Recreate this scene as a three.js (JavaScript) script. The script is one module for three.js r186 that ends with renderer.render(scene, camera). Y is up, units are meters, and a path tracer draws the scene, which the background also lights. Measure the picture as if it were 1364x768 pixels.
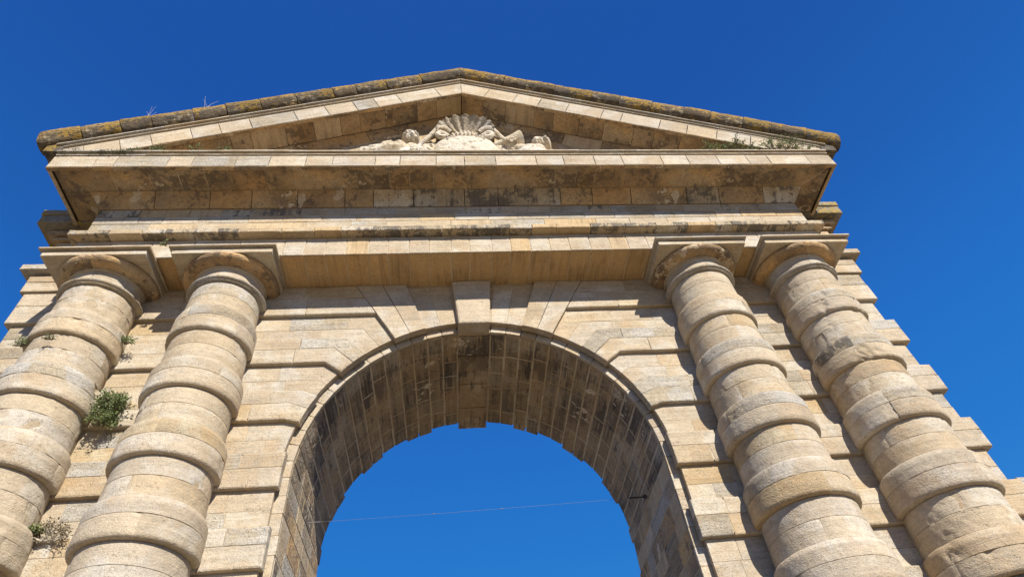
import * as THREE from 'three';
import { mergeGeometries } from 'three/addons/utils/BufferGeometryUtils.js';

// ------------------------------------------------------------------ camera
const scene = new THREE.Scene();
const camera = new THREE.PerspectiveCamera(49.54, 1024 / 576, 0.05, 2000);
{
  const r = new THREE.Vector3(0.99400338, -0.09595805, 0.05243411);
  const u = new THREE.Vector3(0.02466724, 0.66391954, 0.74739707);
  const b = new THREE.Vector3(-0.10653079, -0.7416218, 0.66230529);
  camera.quaternion.setFromRotationMatrix(new THREE.Matrix4().makeBasis(r, u, b));
  camera.position.set(-0.471, 1.6, 7.551);
}
// ------------------------------------------------------------------ sky, sun, exposure
const SUN = new THREE.Vector3(0.36, 0.8, 1.0).normalize();
const EXPOSURE = 1.61;
{
  const W = 256, H = 128, d = new Float32Array(W * H * 4);
  const stops = [[-90, .30, .40, .56], [0, .22, .42, .72], [8, .10, .33, .72], [16, .036, .235, .67], [25, .0205, .190, .617], [34, .0185, .158, .565], [45, .0155, .116, .448], [58, .0132, .090, .388], [75, .0132, .086, .375], [90, .0132, .086, .37]];
  for (let j = 0; j < H; j++) for (let i = 0; i < W; i++) {
    const el = ((j + .5) / H - .5) * 180, az = ((i + .5) / W - .5) * 2 * Math.PI;
    let k = 0; while (k < stops.length - 2 && el > stops[k + 1][0]) k++;
    const a = stops[k], b = stops[k + 1], t = Math.min(1, Math.max(0, (el - a[0]) / (b[0] - a[0])));
    const e = el * Math.PI / 180;
    const dir = new THREE.Vector3(Math.cos(e) * Math.cos(az), Math.sin(e), Math.cos(e) * Math.sin(az));
    const c = Math.max(-1, Math.min(1, dir.dot(SUN)));
    const glow = 1 + .05 * c + 1.1 * Math.pow(Math.max(0, c), 24);
    const o = (j * W + i) * 4;
    for (let q = 0; q < 3; q++) d[o + q] = (a[q + 1] + (b[q + 1] - a[q + 1]) * t) * glow / EXPOSURE;
    d[o + 3] = 1;
  }
  const sky = new THREE.DataTexture(d, W, H, THREE.RGBAFormat, THREE.FloatType);
  sky.mapping = THREE.EquirectangularReflectionMapping;
  sky.magFilter = sky.minFilter = THREE.LinearFilter; sky.wrapS = THREE.RepeatWrapping;
  sky.needsUpdate = true;
  scene.background = sky; scene.environment = sky;
}
const sun = new THREE.DirectionalLight(new THREE.Color(1, .93, .80), 4.9);
sun.target.position.set(0, 8, 0); sun.position.copy(SUN).multiplyScalar(60).add(sun.target.position);
sun.castShadow = true; sun.shadow.mapSize.set(4096, 4096); sun.shadow.radius = 1;
Object.assign(sun.shadow.camera, { left: -25, right: 25, top: 25, bottom: -25, near: 1, far: 150 });
scene.add(sun, sun.target);
const renderer = new THREE.WebGLRenderer({ antialias: true });
renderer.setSize(1024, 576);
renderer.toneMapping = THREE.LinearToneMapping;
renderer.toneMappingExposure = EXPOSURE;
renderer.outputColorSpace = THREE.SRGBColorSpace;
renderer.shadowMap.enabled = true;

// ------------------------------------------------------------------ random numbers and noise
function rngOf(seed) { let a = seed >>> 0; return () => { a = (a + 0x6D2B79F5) | 0; let t = Math.imul(a ^ (a >>> 15), 1 | a); t = (t + Math.imul(t ^ (t >>> 7), 61 | t)) ^ t; return ((t ^ (t >>> 14)) >>> 0) / 4294967296; }; }
const rnd = rngOf(20431);
const R = (a, b) => a + (b - a) * rnd();
const pick = a => a[Math.floor(rnd() * a.length)];
function hash3(x, y, z) { let h = Math.imul(x, 374761393) ^ Math.imul(y, 668265263) ^ Math.imul(z, 2147483647 ^ 0x5bd1e995); h = Math.imul(h ^ (h >>> 13), 1274126177); return ((h ^ (h >>> 16)) >>> 0) / 4294967296; }
function noise3(x, y, z) {
  const X = Math.floor(x), Y = Math.floor(y), Z = Math.floor(z); let u = x - X, v = y - Y, w = z - Z;
  u = u * u * (3 - 2 * u); v = v * v * (3 - 2 * v); w = w * w * (3 - 2 * w);
  const L = (a, b, t) => a + (b - a) * t;
  return L(L(L(hash3(X, Y, Z), hash3(X + 1, Y, Z), u), L(hash3(X, Y + 1, Z), hash3(X + 1, Y + 1, Z), u), v), L(L(hash3(X, Y, Z + 1), hash3(X + 1, Y, Z + 1), u), L(hash3(X, Y + 1, Z + 1), hash3(X + 1, Y + 1, Z + 1), u), v), w);
}
const fbm3 = (x, y, z, o = 3) => { let s = 0, a = .5, n = 0; for (let i = 0; i < o; i++) { s += a * noise3(x, y, z); n += a; a *= .5; x *= 2.03; y *= 2.03; z *= 2.03; } return s / n; };

// ------------------------------------------------------------------ textures (what the stone is made of)
const N = 1024, TILE = 2.4;      // a texture covers 2.4 m of stone
function layer(nx, ny, seed) {   // tileable smooth noise, 0..1
  const r = rngOf(seed), g = new Float32Array(nx * ny), out = new Float32Array(N * N);
  for (let i = 0; i < g.length; i++) g[i] = r();
  const sx = nx / N, sy = ny / N;
  for (let j = 0; j < N; j++) {
    const fy = j * sy, y0 = Math.floor(fy) % ny, y1 = (y0 + 1) % ny; let ty = fy - Math.floor(fy); ty = ty * ty * (3 - 2 * ty);
    for (let i = 0; i < N; i++) {
      const fx = i * sx, x0 = Math.floor(fx) % nx, x1 = (x0 + 1) % nx; let tx = fx - Math.floor(fx); tx = tx * tx * (3 - 2 * tx);
      const a = g[y0 * nx + x0] + (g[y0 * nx + x1] - g[y0 * nx + x0]) * tx, b = g[y1 * nx + x0] + (g[y1 * nx + x1] - g[y1 * nx + x0]) * tx;
      out[j * N + i] = a + (b - a) * ty;
    }
  }
  return out;
}
function sum(list) { const o = new Float32Array(N * N); let n = 0; for (const [nx, ny, seed, w] of list) { const l = layer(nx, ny, seed); n += w; for (let i = 0; i < o.length; i++) o[i] += l[i] * w; } for (let i = 0; i < o.length; i++) o[i] /= n; return o; }
const sstep = (a, b, x) => { const t = Math.min(1, Math.max(0, (x - a) / (b - a))); return t * t * (3 - 2 * t); };
const enc = v => Math.max(0, Math.min(255, Math.round(255 * (v <= .0031308 ? v * 12.92 : 1.055 * Math.pow(v, 1 / 2.4) - .055))));
function colourTex(fn) {
  const d = new Uint8Array(N * N * 4), c = [0, 0, 0];
  for (let i = 0; i < N * N; i++) { fn(i, c); d[i * 4] = enc(c[0]); d[i * 4 + 1] = enc(c[1]); d[i * 4 + 2] = enc(c[2]); d[i * 4 + 3] = 255; }
  return finishTex(new THREE.DataTexture(d, N, N), true);
}
function greyTex(fn) {
  const d = new Uint8Array(N * N * 4);
  for (let i = 0; i < N * N; i++) { const v = Math.max(0, Math.min(255, Math.round(fn(i) * 255))); d[i * 4] = d[i * 4 + 1] = d[i * 4 + 2] = v; d[i * 4 + 3] = 255; }
  return finishTex(new THREE.DataTexture(d, N, N), false);
}
function finishTex(t, srgb) { t.wrapS = t.wrapT = THREE.RepeatWrapping; t.magFilter = THREE.LinearFilter; t.minFilter = THREE.LinearMipmapLinearFilter; t.generateMipmaps = true; if (srgb) t.colorSpace = THREE.SRGBColorSpace; t.needsUpdate = true; return t; }
const mix3 = (c, r, g, b, t) => { c[0] += (r - c[0]) * t; c[1] += (g - c[1]) * t; c[2] += (b - c[2]) * t; };

const fine = sum([[512, 512, 1, 1], [256, 256, 2, 1], [1024, 1024, 3, .8]]);
const mid = sum([[64, 64, 4, 1], [128, 128, 5, .7], [32, 32, 6, .8]]);
const coarse = sum([[5, 6, 7, 1], [11, 12, 8, .6], [24, 23, 9, .35], [60, 60, 10, .2]]);
const coarse2 = sum([[4, 5, 17, 1], [9, 12, 18, .7], [22, 25, 19, .45], [70, 60, 20, .3]]);
const bed = sum([[6, 90, 11, 1], [14, 200, 12, .8], [3, 36, 13, .8]]);
const runs = sum([[90, 5, 14, 1], [200, 9, 15, .7], [34, 3, 16, .9]]);
const pores = layer(300, 300, 21), poreMask = sum([[10, 12, 22, 1], [40, 40, 23, .6]]);
const specks = layer(170, 170, 31), speckMask = sum([[7, 8, 32, 1], [30, 30, 33, .7]]);
const speckAt = i => sstep(.82, .93, specks[i]) * sstep(.46, .64, speckMask[i]);
const poreAt = i => sstep(.80, .95, pores[i]) * sstep(.40, .62, poreMask[i]);

// pale tan limestone
const limeMap = colourTex((i, c) => {
  c[0] = .82; c[1] = .68; c[2] = .50;
  mix3(c, .91, .82, .69, sstep(.42, .66, coarse[i]) * .85);
  mix3(c, .70, .52, .33, sstep(.48, .66, coarse2[i] * .8 + mid[i] * .2) * .65);
  mix3(c, .50, .45, .37, sstep(.50, .66, mid[i] * .45 + coarse2[N * N - 1 - i] * .55) * .5);
  const k = 1 + (bed[i] - .5) * .34 + (fine[i] - .5) * .65 + (mid[i] - .5) * .40 - poreAt(i) * .5 - speckAt(i) * .28;
  c[0] *= k; c[1] *= k; c[2] *= k;
});
const limeBump = greyTex(i => .5 + (fine[i] - .5) * .9 + (mid[i] - .5) * .7 + (bed[i] - .5) * .5 - poreAt(i) * .55 - speckAt(i) * .5);
// the same stone with a grey weathered skin, specks of black crust
const greyMap = colourTex((i, c) => {
  c[0] = .72; c[1] = .635; c[2] = .51;
  mix3(c, .80, .755, .68, sstep(.45, .68, coarse2[i]) * .8);
  mix3(c, .70, .57, .39, sstep(.44, .62, coarse[i]) * .8);
  mix3(c, .20, .19, .17, sstep(.56, .66, mid[i] * .5 + coarse[(i + N * 400) % (N * N)] * .5) * .7 * sstep(.40, .62, fine[i]));
  const k = 1 + (bed[i] - .5) * .5 + (fine[i] - .5) * .9 + (mid[i] - .5) * .45 - poreAt(i) * .5 - speckAt(i) * .3;
  c[0] *= k; c[1] *= k; c[2] *= k;
});
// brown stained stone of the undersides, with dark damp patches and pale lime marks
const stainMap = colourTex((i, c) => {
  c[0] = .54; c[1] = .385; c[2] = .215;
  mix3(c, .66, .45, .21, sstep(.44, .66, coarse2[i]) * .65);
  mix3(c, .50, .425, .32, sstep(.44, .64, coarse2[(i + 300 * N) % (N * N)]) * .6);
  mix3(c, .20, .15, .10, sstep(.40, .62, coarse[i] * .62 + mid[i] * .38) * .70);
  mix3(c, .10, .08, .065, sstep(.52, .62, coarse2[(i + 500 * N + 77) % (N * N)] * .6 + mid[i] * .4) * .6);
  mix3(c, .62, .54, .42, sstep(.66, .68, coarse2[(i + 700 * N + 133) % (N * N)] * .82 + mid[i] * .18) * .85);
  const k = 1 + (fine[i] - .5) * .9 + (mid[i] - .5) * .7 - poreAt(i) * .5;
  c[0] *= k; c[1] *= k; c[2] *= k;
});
// darker stone of the vault: dark streaks drawn out along the blocks, old plaster marks
const darkStreakMap = colourTex((i, c) => {
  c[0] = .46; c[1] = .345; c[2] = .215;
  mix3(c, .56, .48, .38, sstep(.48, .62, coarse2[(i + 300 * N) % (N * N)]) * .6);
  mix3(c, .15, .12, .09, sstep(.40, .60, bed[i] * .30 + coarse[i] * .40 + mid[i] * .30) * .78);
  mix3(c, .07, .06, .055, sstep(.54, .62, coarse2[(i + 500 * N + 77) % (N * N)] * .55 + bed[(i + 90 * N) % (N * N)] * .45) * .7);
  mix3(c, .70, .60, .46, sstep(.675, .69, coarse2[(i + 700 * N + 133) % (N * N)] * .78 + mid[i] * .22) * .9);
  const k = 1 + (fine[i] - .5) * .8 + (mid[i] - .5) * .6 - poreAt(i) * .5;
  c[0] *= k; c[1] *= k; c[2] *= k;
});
// stone with a patchy black gypsum crust and rain-washed clean areas
const crustMap = colourTex((i, c) => {
  c[0] = .62; c[1] = .50; c[2] = .34;
  mix3(c, .76, .70, .60, sstep(.50, .66, coarse2[i]) * .7);
  mix3(c, .12, .11, .10, sstep(.44, .56, coarse[i] * .45 + runs[i] * .25 + mid[i] * .30) * .82);
  const k = 1 + (fine[i] - .5) * .9 + (mid[i] - .5) * .5 - poreAt(i) * .5;
  c[0] *= k; c[1] *= k; c[2] *= k;
});
// stone with long vertical runs of rain-washed dirt
const runMap = colourTex((i, c) => {
  c[0] = .78; c[1] = .60; c[2] = .385;
  mix3(c, .33, .245, .16, sstep(.44, .66, runs[i] * .40 + coarse[i] * .35 + mid[i] * .25) * .6);
  mix3(c, .80, .67, .48, sstep(.50, .68, runs[(i + 211) % (N * N)] * .5 + coarse2[i] * .5) * .6);
  const k = 1 + (fine[i] - .5) * .6 + (mid[i] - .5) * .4 - poreAt(i) * .4;
  c[0] *= k; c[1] *= k; c[2] *= k;
});
// coping: grey-black crust with patches of yellow and grey lichen
const lichMap = colourTex((i, c) => {
  c[0] = .20; c[1] = .17; c[2] = .135;
  mix3(c, .36, .33, .28, sstep(.48, .62, coarse2[i]) * .8);
  mix3(c, .08, .07, .06, sstep(.52, .64, coarse[(i + 500 * N) % (N * N)]) * .75);
  mix3(c, .46, .30, .055, sstep(.545, .60, coarse[i] * .62 + mid[i] * .38) * .9);
  mix3(c, .60, .57, .50, sstep(.66, .70, coarse2[(i + 250 * N) % (N * N)] * .6 + mid[i] * .4) * .9);
  const k = 1 + (fine[i] - .5) * .9 + (mid[i] - .5) * .6;
  c[0] *= k; c[1] *= k; c[2] *= k;
});
const lichTopMap = colourTex((i, c) => { // pale stone with lichen, for the ledges
  c[0] = .50; c[1] = .44; c[2] = .34;
  mix3(c, .20, .175, .14, sstep(.50, .62, coarse2[i]) * .7);
  mix3(c, .58, .40, .09, sstep(.46, .56, coarse[i] * .5 + mid[i] * .5) * .85);
  const k = 1 + (fine[i] - .5) * .9 + (mid[i] - .5) * .6;
  c[0] *= k; c[1] *= k; c[2] *= k;
});
const copingMap = colourTex((i, c) => { // once round the roll from top to bottom: lichen grows on the side open to the sky
  const v = Math.floor(i / N) / N * 6.2832, up = v > Math.PI ? 6.2832 - v : v; // 0 at the top of the roll, pi below
  c[0] = .20; c[1] = .155; c[2] = .105;
  mix3(c, .27, .23, .17, sstep(.44, .60, coarse2[i] * .7 + mid[i] * .3) * .75);
  mix3(c, .07, .06, .052, sstep(.50, .62, coarse[(i + 500 * N) % (N * N)] * .7 + mid[i] * .3) * .75);
  const need = .33 + .20 * sstep(.8, 2.3, up), l = coarse[i] * .42 + mid[i] * .42 + fine[i] * .16;
  mix3(c, .52, .335, .065, sstep(need, need + .07, l) * .85);
  mix3(c, .52, .49, .42, sstep(.64, .67, coarse2[(i + 250 * N) % (N * N)] * .5 + mid[i] * .5) * .6);
  const k = 1 + (fine[i] - .5) * 1.0 + (mid[i] - .5) * .7;
  c[0] *= k; c[1] *= k; c[2] *= k;
});
const roughBump = greyTex(i => .5 + (fine[i] - .5) * .8 + (mid[i] - .5) * 1.1 + (coarse[i] - .5) * .5);

// ------------------------------------------------------------------ materials
const M = {};
const mat = (map, bump, tint, bs, rough = .93) => new THREE.MeshStandardMaterial({ map, bumpMap: bump, bumpScale: bs, color: new THREE.Color().setRGB(...tint), roughness: rough, metalness: 0, side: THREE.DoubleSide });
const tints = (map, bump, base, bs, list) => list.map(([a, b, c]) => mat(map, bump, [base[0] * a, base[1] * b, base[2] * c], bs));
M.lime = tints(limeMap, limeBump, [.525, .525, .525], .009, [[1, 1, 1], [1.04, 1.03, 1.01], [.95, .94, .92], [1.01, .98, .92], [.97, .98, 1.0], [1.05, 1.045, 1.04], [.93, .92, .92], [1.02, .965, .87], [.99, .975, .95], [1.03, 1.02, .98]]);
M.ochre = tints(limeMap, limeBump, [.525, .525, .525], .009, [[1.0, .90, .72], [.98, .92, .78], [.94, .86, .74]]);
M.grey = tints(greyMap, limeBump, [.54, .54, .54], .014, [[1, 1, 1], [.92, .91, .90], [1.05, 1.05, 1.05], [.88, .86, .83], [1, .97, .92]]);
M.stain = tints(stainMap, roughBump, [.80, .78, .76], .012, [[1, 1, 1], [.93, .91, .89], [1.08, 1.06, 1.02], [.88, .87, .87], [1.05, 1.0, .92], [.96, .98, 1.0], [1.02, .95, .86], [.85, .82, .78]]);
M.crust = tints(crustMap, roughBump, [.66, .66, .66], .014, [[1, 1, 1], [.88, .88, .88], [1.1, 1.08, 1.05]]);
M.darkStreak = tints(darkStreakMap, roughBump, [.74, .74, .74], .014, [[1, 1, 1], [.9, .89, .88], [1.12, 1.08, 1.02], [.95, .97, 1.0], [1.05, 1.0, .93], [.86, .84, .82]]);
M.run = tints(runMap, limeBump, [.60, .60, .60], .010, [[1, 1, 1], [.95, .93, .9], [1.05, 1.04, 1.02], [1.0, .95, .84], [.97, .91, .80], [1.03, 1.03, 1.03]]);
M.gold = tints(runMap, roughBump, [.62, .535, .40], .010, [[1, 1, 1], [.95, .94, .92], [1.05, 1.03, 1.0], [1.0, .97, .92]]);
M.lich = tints(lichMap, roughBump, [.65, .65, .65], .03, [[1, 1, 1], [.85, .85, .85], [1.15, 1.12, 1.05], [1.1, 1.0, .8]]);
M.lichTop = tints(lichTopMap, roughBump, [.66, .66, .66], .03, [[1, 1, 1], [1.12, 1.02, .8], [.9, .9, .92]]);
M.coping = tints(copingMap, roughBump, [.70, .68, .66], .03, [[1, 1, 1], [.9, .9, .9], [1.12, 1.1, 1.06], [1.06, 1.02, .92]]);
M.white = tints(greyMap, limeBump, [.80, .80, .80], .012, [[1, 1, 1]]);
M.mortar = mat(limeMap, limeBump, [.50, .48, .44], .01);
M.mortarPale = mat(limeMap, limeBump, [.62, .60, .56], .01);
M.core = mat(limeMap, limeBump, [.38, .37, .36], .01);

// ------------------------------------------------------------------ building blocks
const used = {};
const numbered = n => { used[n] = (used[n] ?? -1) + 1; return used[n] ? `${n}_${String(used[n]).padStart(3, '0')}` : n; };
function mesh(name, geo, material, parent) {
  const m = new THREE.Mesh(geo, material); m.name = name; m.castShadow = m.receiveShadow = true; (parent ?? scene).add(m); return m;
}
function thing(name, label, category, group) { const g = new THREE.Group(); g.name = numbered(name); g.userData = { label, category }; if (group) g.userData.group = group; scene.add(g); return g; }
function part(name, parent) { const g = new THREE.Group(); g.name = name; parent.add(g); return g; }
const V = (x, y, z) => new THREE.Vector3(x, y, z);
const frame = (o, u, v, n) => ({ o, u, v, n, flip: new THREE.Vector3().crossVectors(u, v).dot(n) < 0 });
const X = V(1, 0, 0), Y = V(0, 1, 0), Z = V(0, 0, 1);
const FRONT = frame(V(0, 0, 0), X, Y, Z);
const SOFFIT = y => frame(V(0, y, 0), X, Z, V(0, -1, 0));   // (x, z) on a face looking down

function geoFrom(pos, uv) { const g = new THREE.BufferGeometry(); g.setAttribute('position', new THREE.Float32BufferAttribute(pos, 3)); g.setAttribute('uv', new THREE.Float32BufferAttribute(uv, 2)); g.computeVertexNormals(); return g; }
// a dressed stone: outline in the frame's (u, v), front face at height c1 along n, sides down to c0, worn edges
function stone(poly, F, c0, c1, o = {}) {
  const bev = o.bevel ?? .010, jit = o.jitter ?? .004, step = o.step ?? .3;
  let area = 0; for (let i = 0; i < poly.length; i++) { const a = poly[i], b = poly[(i + 1) % poly.length]; area += a[0] * b[1] - a[1] * b[0]; }
  let P = area < 0 ? poly.slice().reverse() : poly.slice();
  const pts = [];
  for (let i = 0; i < P.length; i++) {
    const a = P[i], b = P[(i + 1) % P.length], L = Math.hypot(b[0] - a[0], b[1] - a[1]); if (L < 1e-4) continue;
    const n = Math.max(1, Math.round(L / step)), ix = -(b[1] - a[1]) / L, iy = (b[0] - a[0]) / L;
    for (let k = 0; k < n; k++) { const t = k / n, d = k ? rnd() * jit : 0; pts.push([a[0] + (b[0] - a[0]) * t + ix * d, a[1] + (b[1] - a[1]) * t + iy * d]); }
  }
  const n = pts.length, inset = w => pts.map((p, i) => {
    const a = pts[(i + n - 1) % n], b = pts[(i + 1) % n];
    const l1 = Math.hypot(p[0] - a[0], p[1] - a[1]) || 1, l2 = Math.hypot(b[0] - p[0], b[1] - p[1]) || 1;
    const n1 = [-(p[1] - a[1]) / l1, (p[0] - a[0]) / l1], n2 = [-(b[1] - p[1]) / l2, (b[0] - p[0]) / l2];
    let mx = n1[0] + n2[0], my = n1[1] + n2[1]; const d = mx * n1[0] + my * n1[1] || 1; const s = Math.min(2.2, 1 / Math.max(.2, d)) * w;
    return [p[0] + mx * s, p[1] + my * s];
  });
  const wj = pts.map(p => (o.bevelAt ? o.bevelAt(p) : bev) * (.65 + .8 * rnd()));
  const in1 = inset(1).map((q, i) => [pts[i][0] + (q[0] - pts[i][0]) * wj[i] * .32, pts[i][1] + (q[1] - pts[i][1]) * wj[i] * .32]);
  const in2 = inset(1).map((q, i) => [pts[i][0] + (q[0] - pts[i][0]) * wj[i], pts[i][1] + (q[1] - pts[i][1]) * wj[i]]);
  const tx = (rnd() - .5) * (o.tilt ?? .004), ty = (rnd() - .5) * (o.tilt ?? .004), dz = (rnd() - .5) * (o.uneven ?? .004);
  const top = c1 + dz, hgt = p => top + tx * (p[0] - pts[0][0]) + ty * (p[1] - pts[0][1]);
  const rings = [pts.map(p => [...p, c0]), pts.map((p, i) => [...p, hgt(p) - wj[i]]), in1.map((p, i) => [...p, hgt(p) - wj[i] * .3]), in2.map(p => [...p, hgt(p)])];
  const TL = o.tile ?? TILE, ou = o.uv ? o.uv[0] : rnd() * 7, ov = o.uv ? o.uv[1] : rnd() * 7, pos = [], uv = [];
  const w = p => V(F.o.x + F.u.x * p[0] + F.v.x * p[1] + F.n.x * p[2], F.o.y + F.u.y * p[0] + F.v.y * p[1] + F.n.y * p[2], F.o.z + F.u.z * p[0] + F.v.z * p[1] + F.n.z * p[2]);
  const rot = o.rot;
  const put = (p, t) => { const q = w(p); pos.push(q.x, q.y, q.z); uv.push(...(rot ? [t[1], t[0]] : t)); };
  const tri = (a, b, c, ta, tb, tc) => { if (F.flip) { put(a, ta); put(c, tc); put(b, tb); } else { put(a, ta); put(b, tb); put(c, tc); } };
  const t2 = p => [(p[0] + ou) / TL, (p[1] + ov) / TL];
  for (let k = 0; k < 3; k++) for (let i = 0; i < n; i++) {
    const j = (i + 1) % n, a = rings[k][i], b = rings[k][j], c = rings[k + 1][j], d = rings[k + 1][i];
    const along = Math.abs(b[0] - a[0]) >= Math.abs(b[1] - a[1]);
    const ts = k ? t2 : along ? p => [(p[0] + ou) / TL, (p[1] + p[2] + ov) / TL] : p => [(p[2] + p[0] + ou) / TL, (p[1] + ov) / TL];
    tri(a, b, c, ts(a), ts(b), ts(c)); tri(a, c, d, ts(a), ts(c), ts(d));
  }
  const cap = rings[3]; for (const [a, b, c] of THREE.ShapeUtils.triangulateShape(cap.map(p => new THREE.Vector2(p[0], p[1])), [])) tri(cap[a], cap[b], cap[c], t2(cap[a]), t2(cap[b]), t2(cap[c]));
  return geoFrom(pos, uv);
}
const rect = (a0, a1, b0, b1, g = .006) => [[a0 + g / 2, b0 + g / 2], [a1 - g / 2, b0 + g / 2], [a1 - g / 2, b1 - g / 2], [a0 + g / 2, b1 - g / 2]];
function cuts(a, b, avg, vary = .35) { const n = Math.max(1, Math.round((b - a) / avg)), c = [a]; for (let i = 1; i < n; i++) c.push(a + (b - a) * (i + R(-vary, vary) * .5) / n); c.push(b); return c; }
function clip(poly, a, b, c) { // keep a*x + b*y >= c
  const out = []; for (let i = 0; i < poly.length; i++) { const p = poly[i], q = poly[(i + 1) % poly.length], dp = a * p[0] + b * p[1] - c, dq = a * q[0] + b * q[1] - c; if (dp >= 0) out.push(p); if ((dp < 0) !== (dq < 0)) { const t = dp / (dp - dq); out.push([p[0] + (q[0] - p[0]) * t, p[1] + (q[1] - p[1]) * t]); } }
  return out;
}
const shrink = (poly, g) => { // pull an outline in by g (joint)
  const cx = poly.reduce((s, p) => s + p[0], 0) / poly.length, cy = poly.reduce((s, p) => s + p[1], 0) / poly.length; let area = 0; for (let i = 0; i < poly.length; i++) { const a = poly[i], b = poly[(i + 1) % poly.length]; area += a[0] * b[1] - a[1] * b[0]; }
  const P = area < 0 ? poly.slice().reverse() : poly, n = P.length; void cx; void cy;
  return P.map((p, i) => { const a = P[(i + n - 1) % n], b = P[(i + 1) % n], l1 = Math.hypot(p[0] - a[0], p[1] - a[1]) || 1, l2 = Math.hypot(b[0] - p[0], b[1] - p[1]) || 1, n1 = [-(p[1] - a[1]) / l1, (p[0] - a[0]) / l1], n2 = [-(b[1] - p[1]) / l2, (b[0] - p[0]) / l2], mx = n1[0] + n2[0], my = n1[1] + n2[1], d = mx * n1[0] + my * n1[1] || 1, s = g / Math.max(.3, d); return [p[0] + mx * s, p[1] + my * s]; });
};
function box(x0, x1, y0, y1, z0, z1) { // plain mass behind the stones, uv in metres
  const g = new THREE.BoxGeometry(x1 - x0, y1 - y0, z1 - z0); g.translate((x0 + x1) / 2, (y0 + y1) / 2, (z0 + z1) / 2); return metricUV(g);
}
function metricUV(g0) {
  const g = g0.index ? g0.toNonIndexed() : g0; g.computeVertexNormals(); const p = g.attributes.position, q = g.attributes.normal, uv = new Float32Array(p.count * 2);
  for (let i = 0; i < p.count; i++) { const ax = Math.abs(q.getX(i)), ay = Math.abs(q.getY(i)), az = Math.abs(q.getZ(i)); const [a, b] = az >= ax && az >= ay ? [p.getX(i), p.getY(i)] : ax >= ay ? [p.getZ(i), p.getY(i)] : [p.getX(i), p.getZ(i)]; uv[i * 2] = a / TILE; uv[i * 2 + 1] = b / TILE; }
  g.setAttribute('uv', new THREE.BufferAttribute(uv, 2)); return g;
}

// ------------------------------------------------------------------ measurements (metres; heights from the centre of the arch)
const Y0 = 6.456, GROUND = -Y0;
const XI = 4.079, XO = 6.048, ZC = .261;               // column axes
const BAND = k => 1.964 - 1.0775 * k;                  // underside of the k-th column band
const YA = 3.693, ZA = .79;                            // architrave underside and face
const RI = 2.625, RF = 2.755;                            // arch soffit, edge of the rusticated face
const PROUD = .075, QX = 7.54;
const D2R = Math.PI / 180;

// ------------------------------------------------------------------ ground
{
  const g = metricUV(new THREE.PlaneGeometry(600, 600).rotateX(-Math.PI / 2));
  const m = mesh('ground', g, mat(limeMap, limeBump, [.275, .258, .22], .004), scene);
  m.userData = { kind: 'structure', label: 'pale stone paving of the square under the gateway' };
}

// ------------------------------------------------------------------ the gateway
const gate = thing('stone_gateway', 'monumental tan limestone gateway with banded columns, round arch and carved pediment', 'gateway');
const P = name => { const g = part(name, gate); g.position.y = Y0; return g; };

// ---- masonry mass
{
  const mass = P('masonry_core');
  const arch = r => { const s = new THREE.Shape(); s.moveTo(-7.38, GROUND); s.lineTo(-r, GROUND); s.lineTo(-r, 0); s.absarc(0, 0, r, Math.PI, 0, true); s.lineTo(r, GROUND); s.lineTo(7.38, GROUND); s.lineTo(7.38, YA + .4); s.lineTo(-7.38, YA + .4); s.closePath(); return s; };
  const ext = (r, z0, z1) => { const g = new THREE.ExtrudeGeometry(arch(r), { depth: z1 - z0, bevelEnabled: false, curveSegments: 64 }); g.translate(0, 0, z0); return metricUV(g); };
  mesh('core', ext(RI + .004, -2.62, -.17), M.mortarPale, mass);
  mesh('core', ext(RF + .012, -.168, -.005), M.mortar, mass);
  mesh('core', box(-6.56, 6.56, YA + .010, 5.36, -3.0, ZA - .012), M.mortarPale, mass);
  mesh('core', box(-7.5, 7.5, YA + .02, 5.3, -2.9, .05), M.mortar, mass);
  mesh('core', box(-7.14, 7.14, 5.393, 5.86, -2.0, 1.40), M.mortarPale, mass);
  const roof = new THREE.Shape(); roof.moveTo(-7.1, 5.80); roof.lineTo(7.1, 5.80); roof.lineTo(0, 8.72); roof.closePath();
  const rg = new THREE.ExtrudeGeometry(roof, { depth: 3.2, bevelEnabled: false }); rg.translate(0, 0, -2.34); mesh('roof', metricUV(rg), M.core, mass);
}

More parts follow.
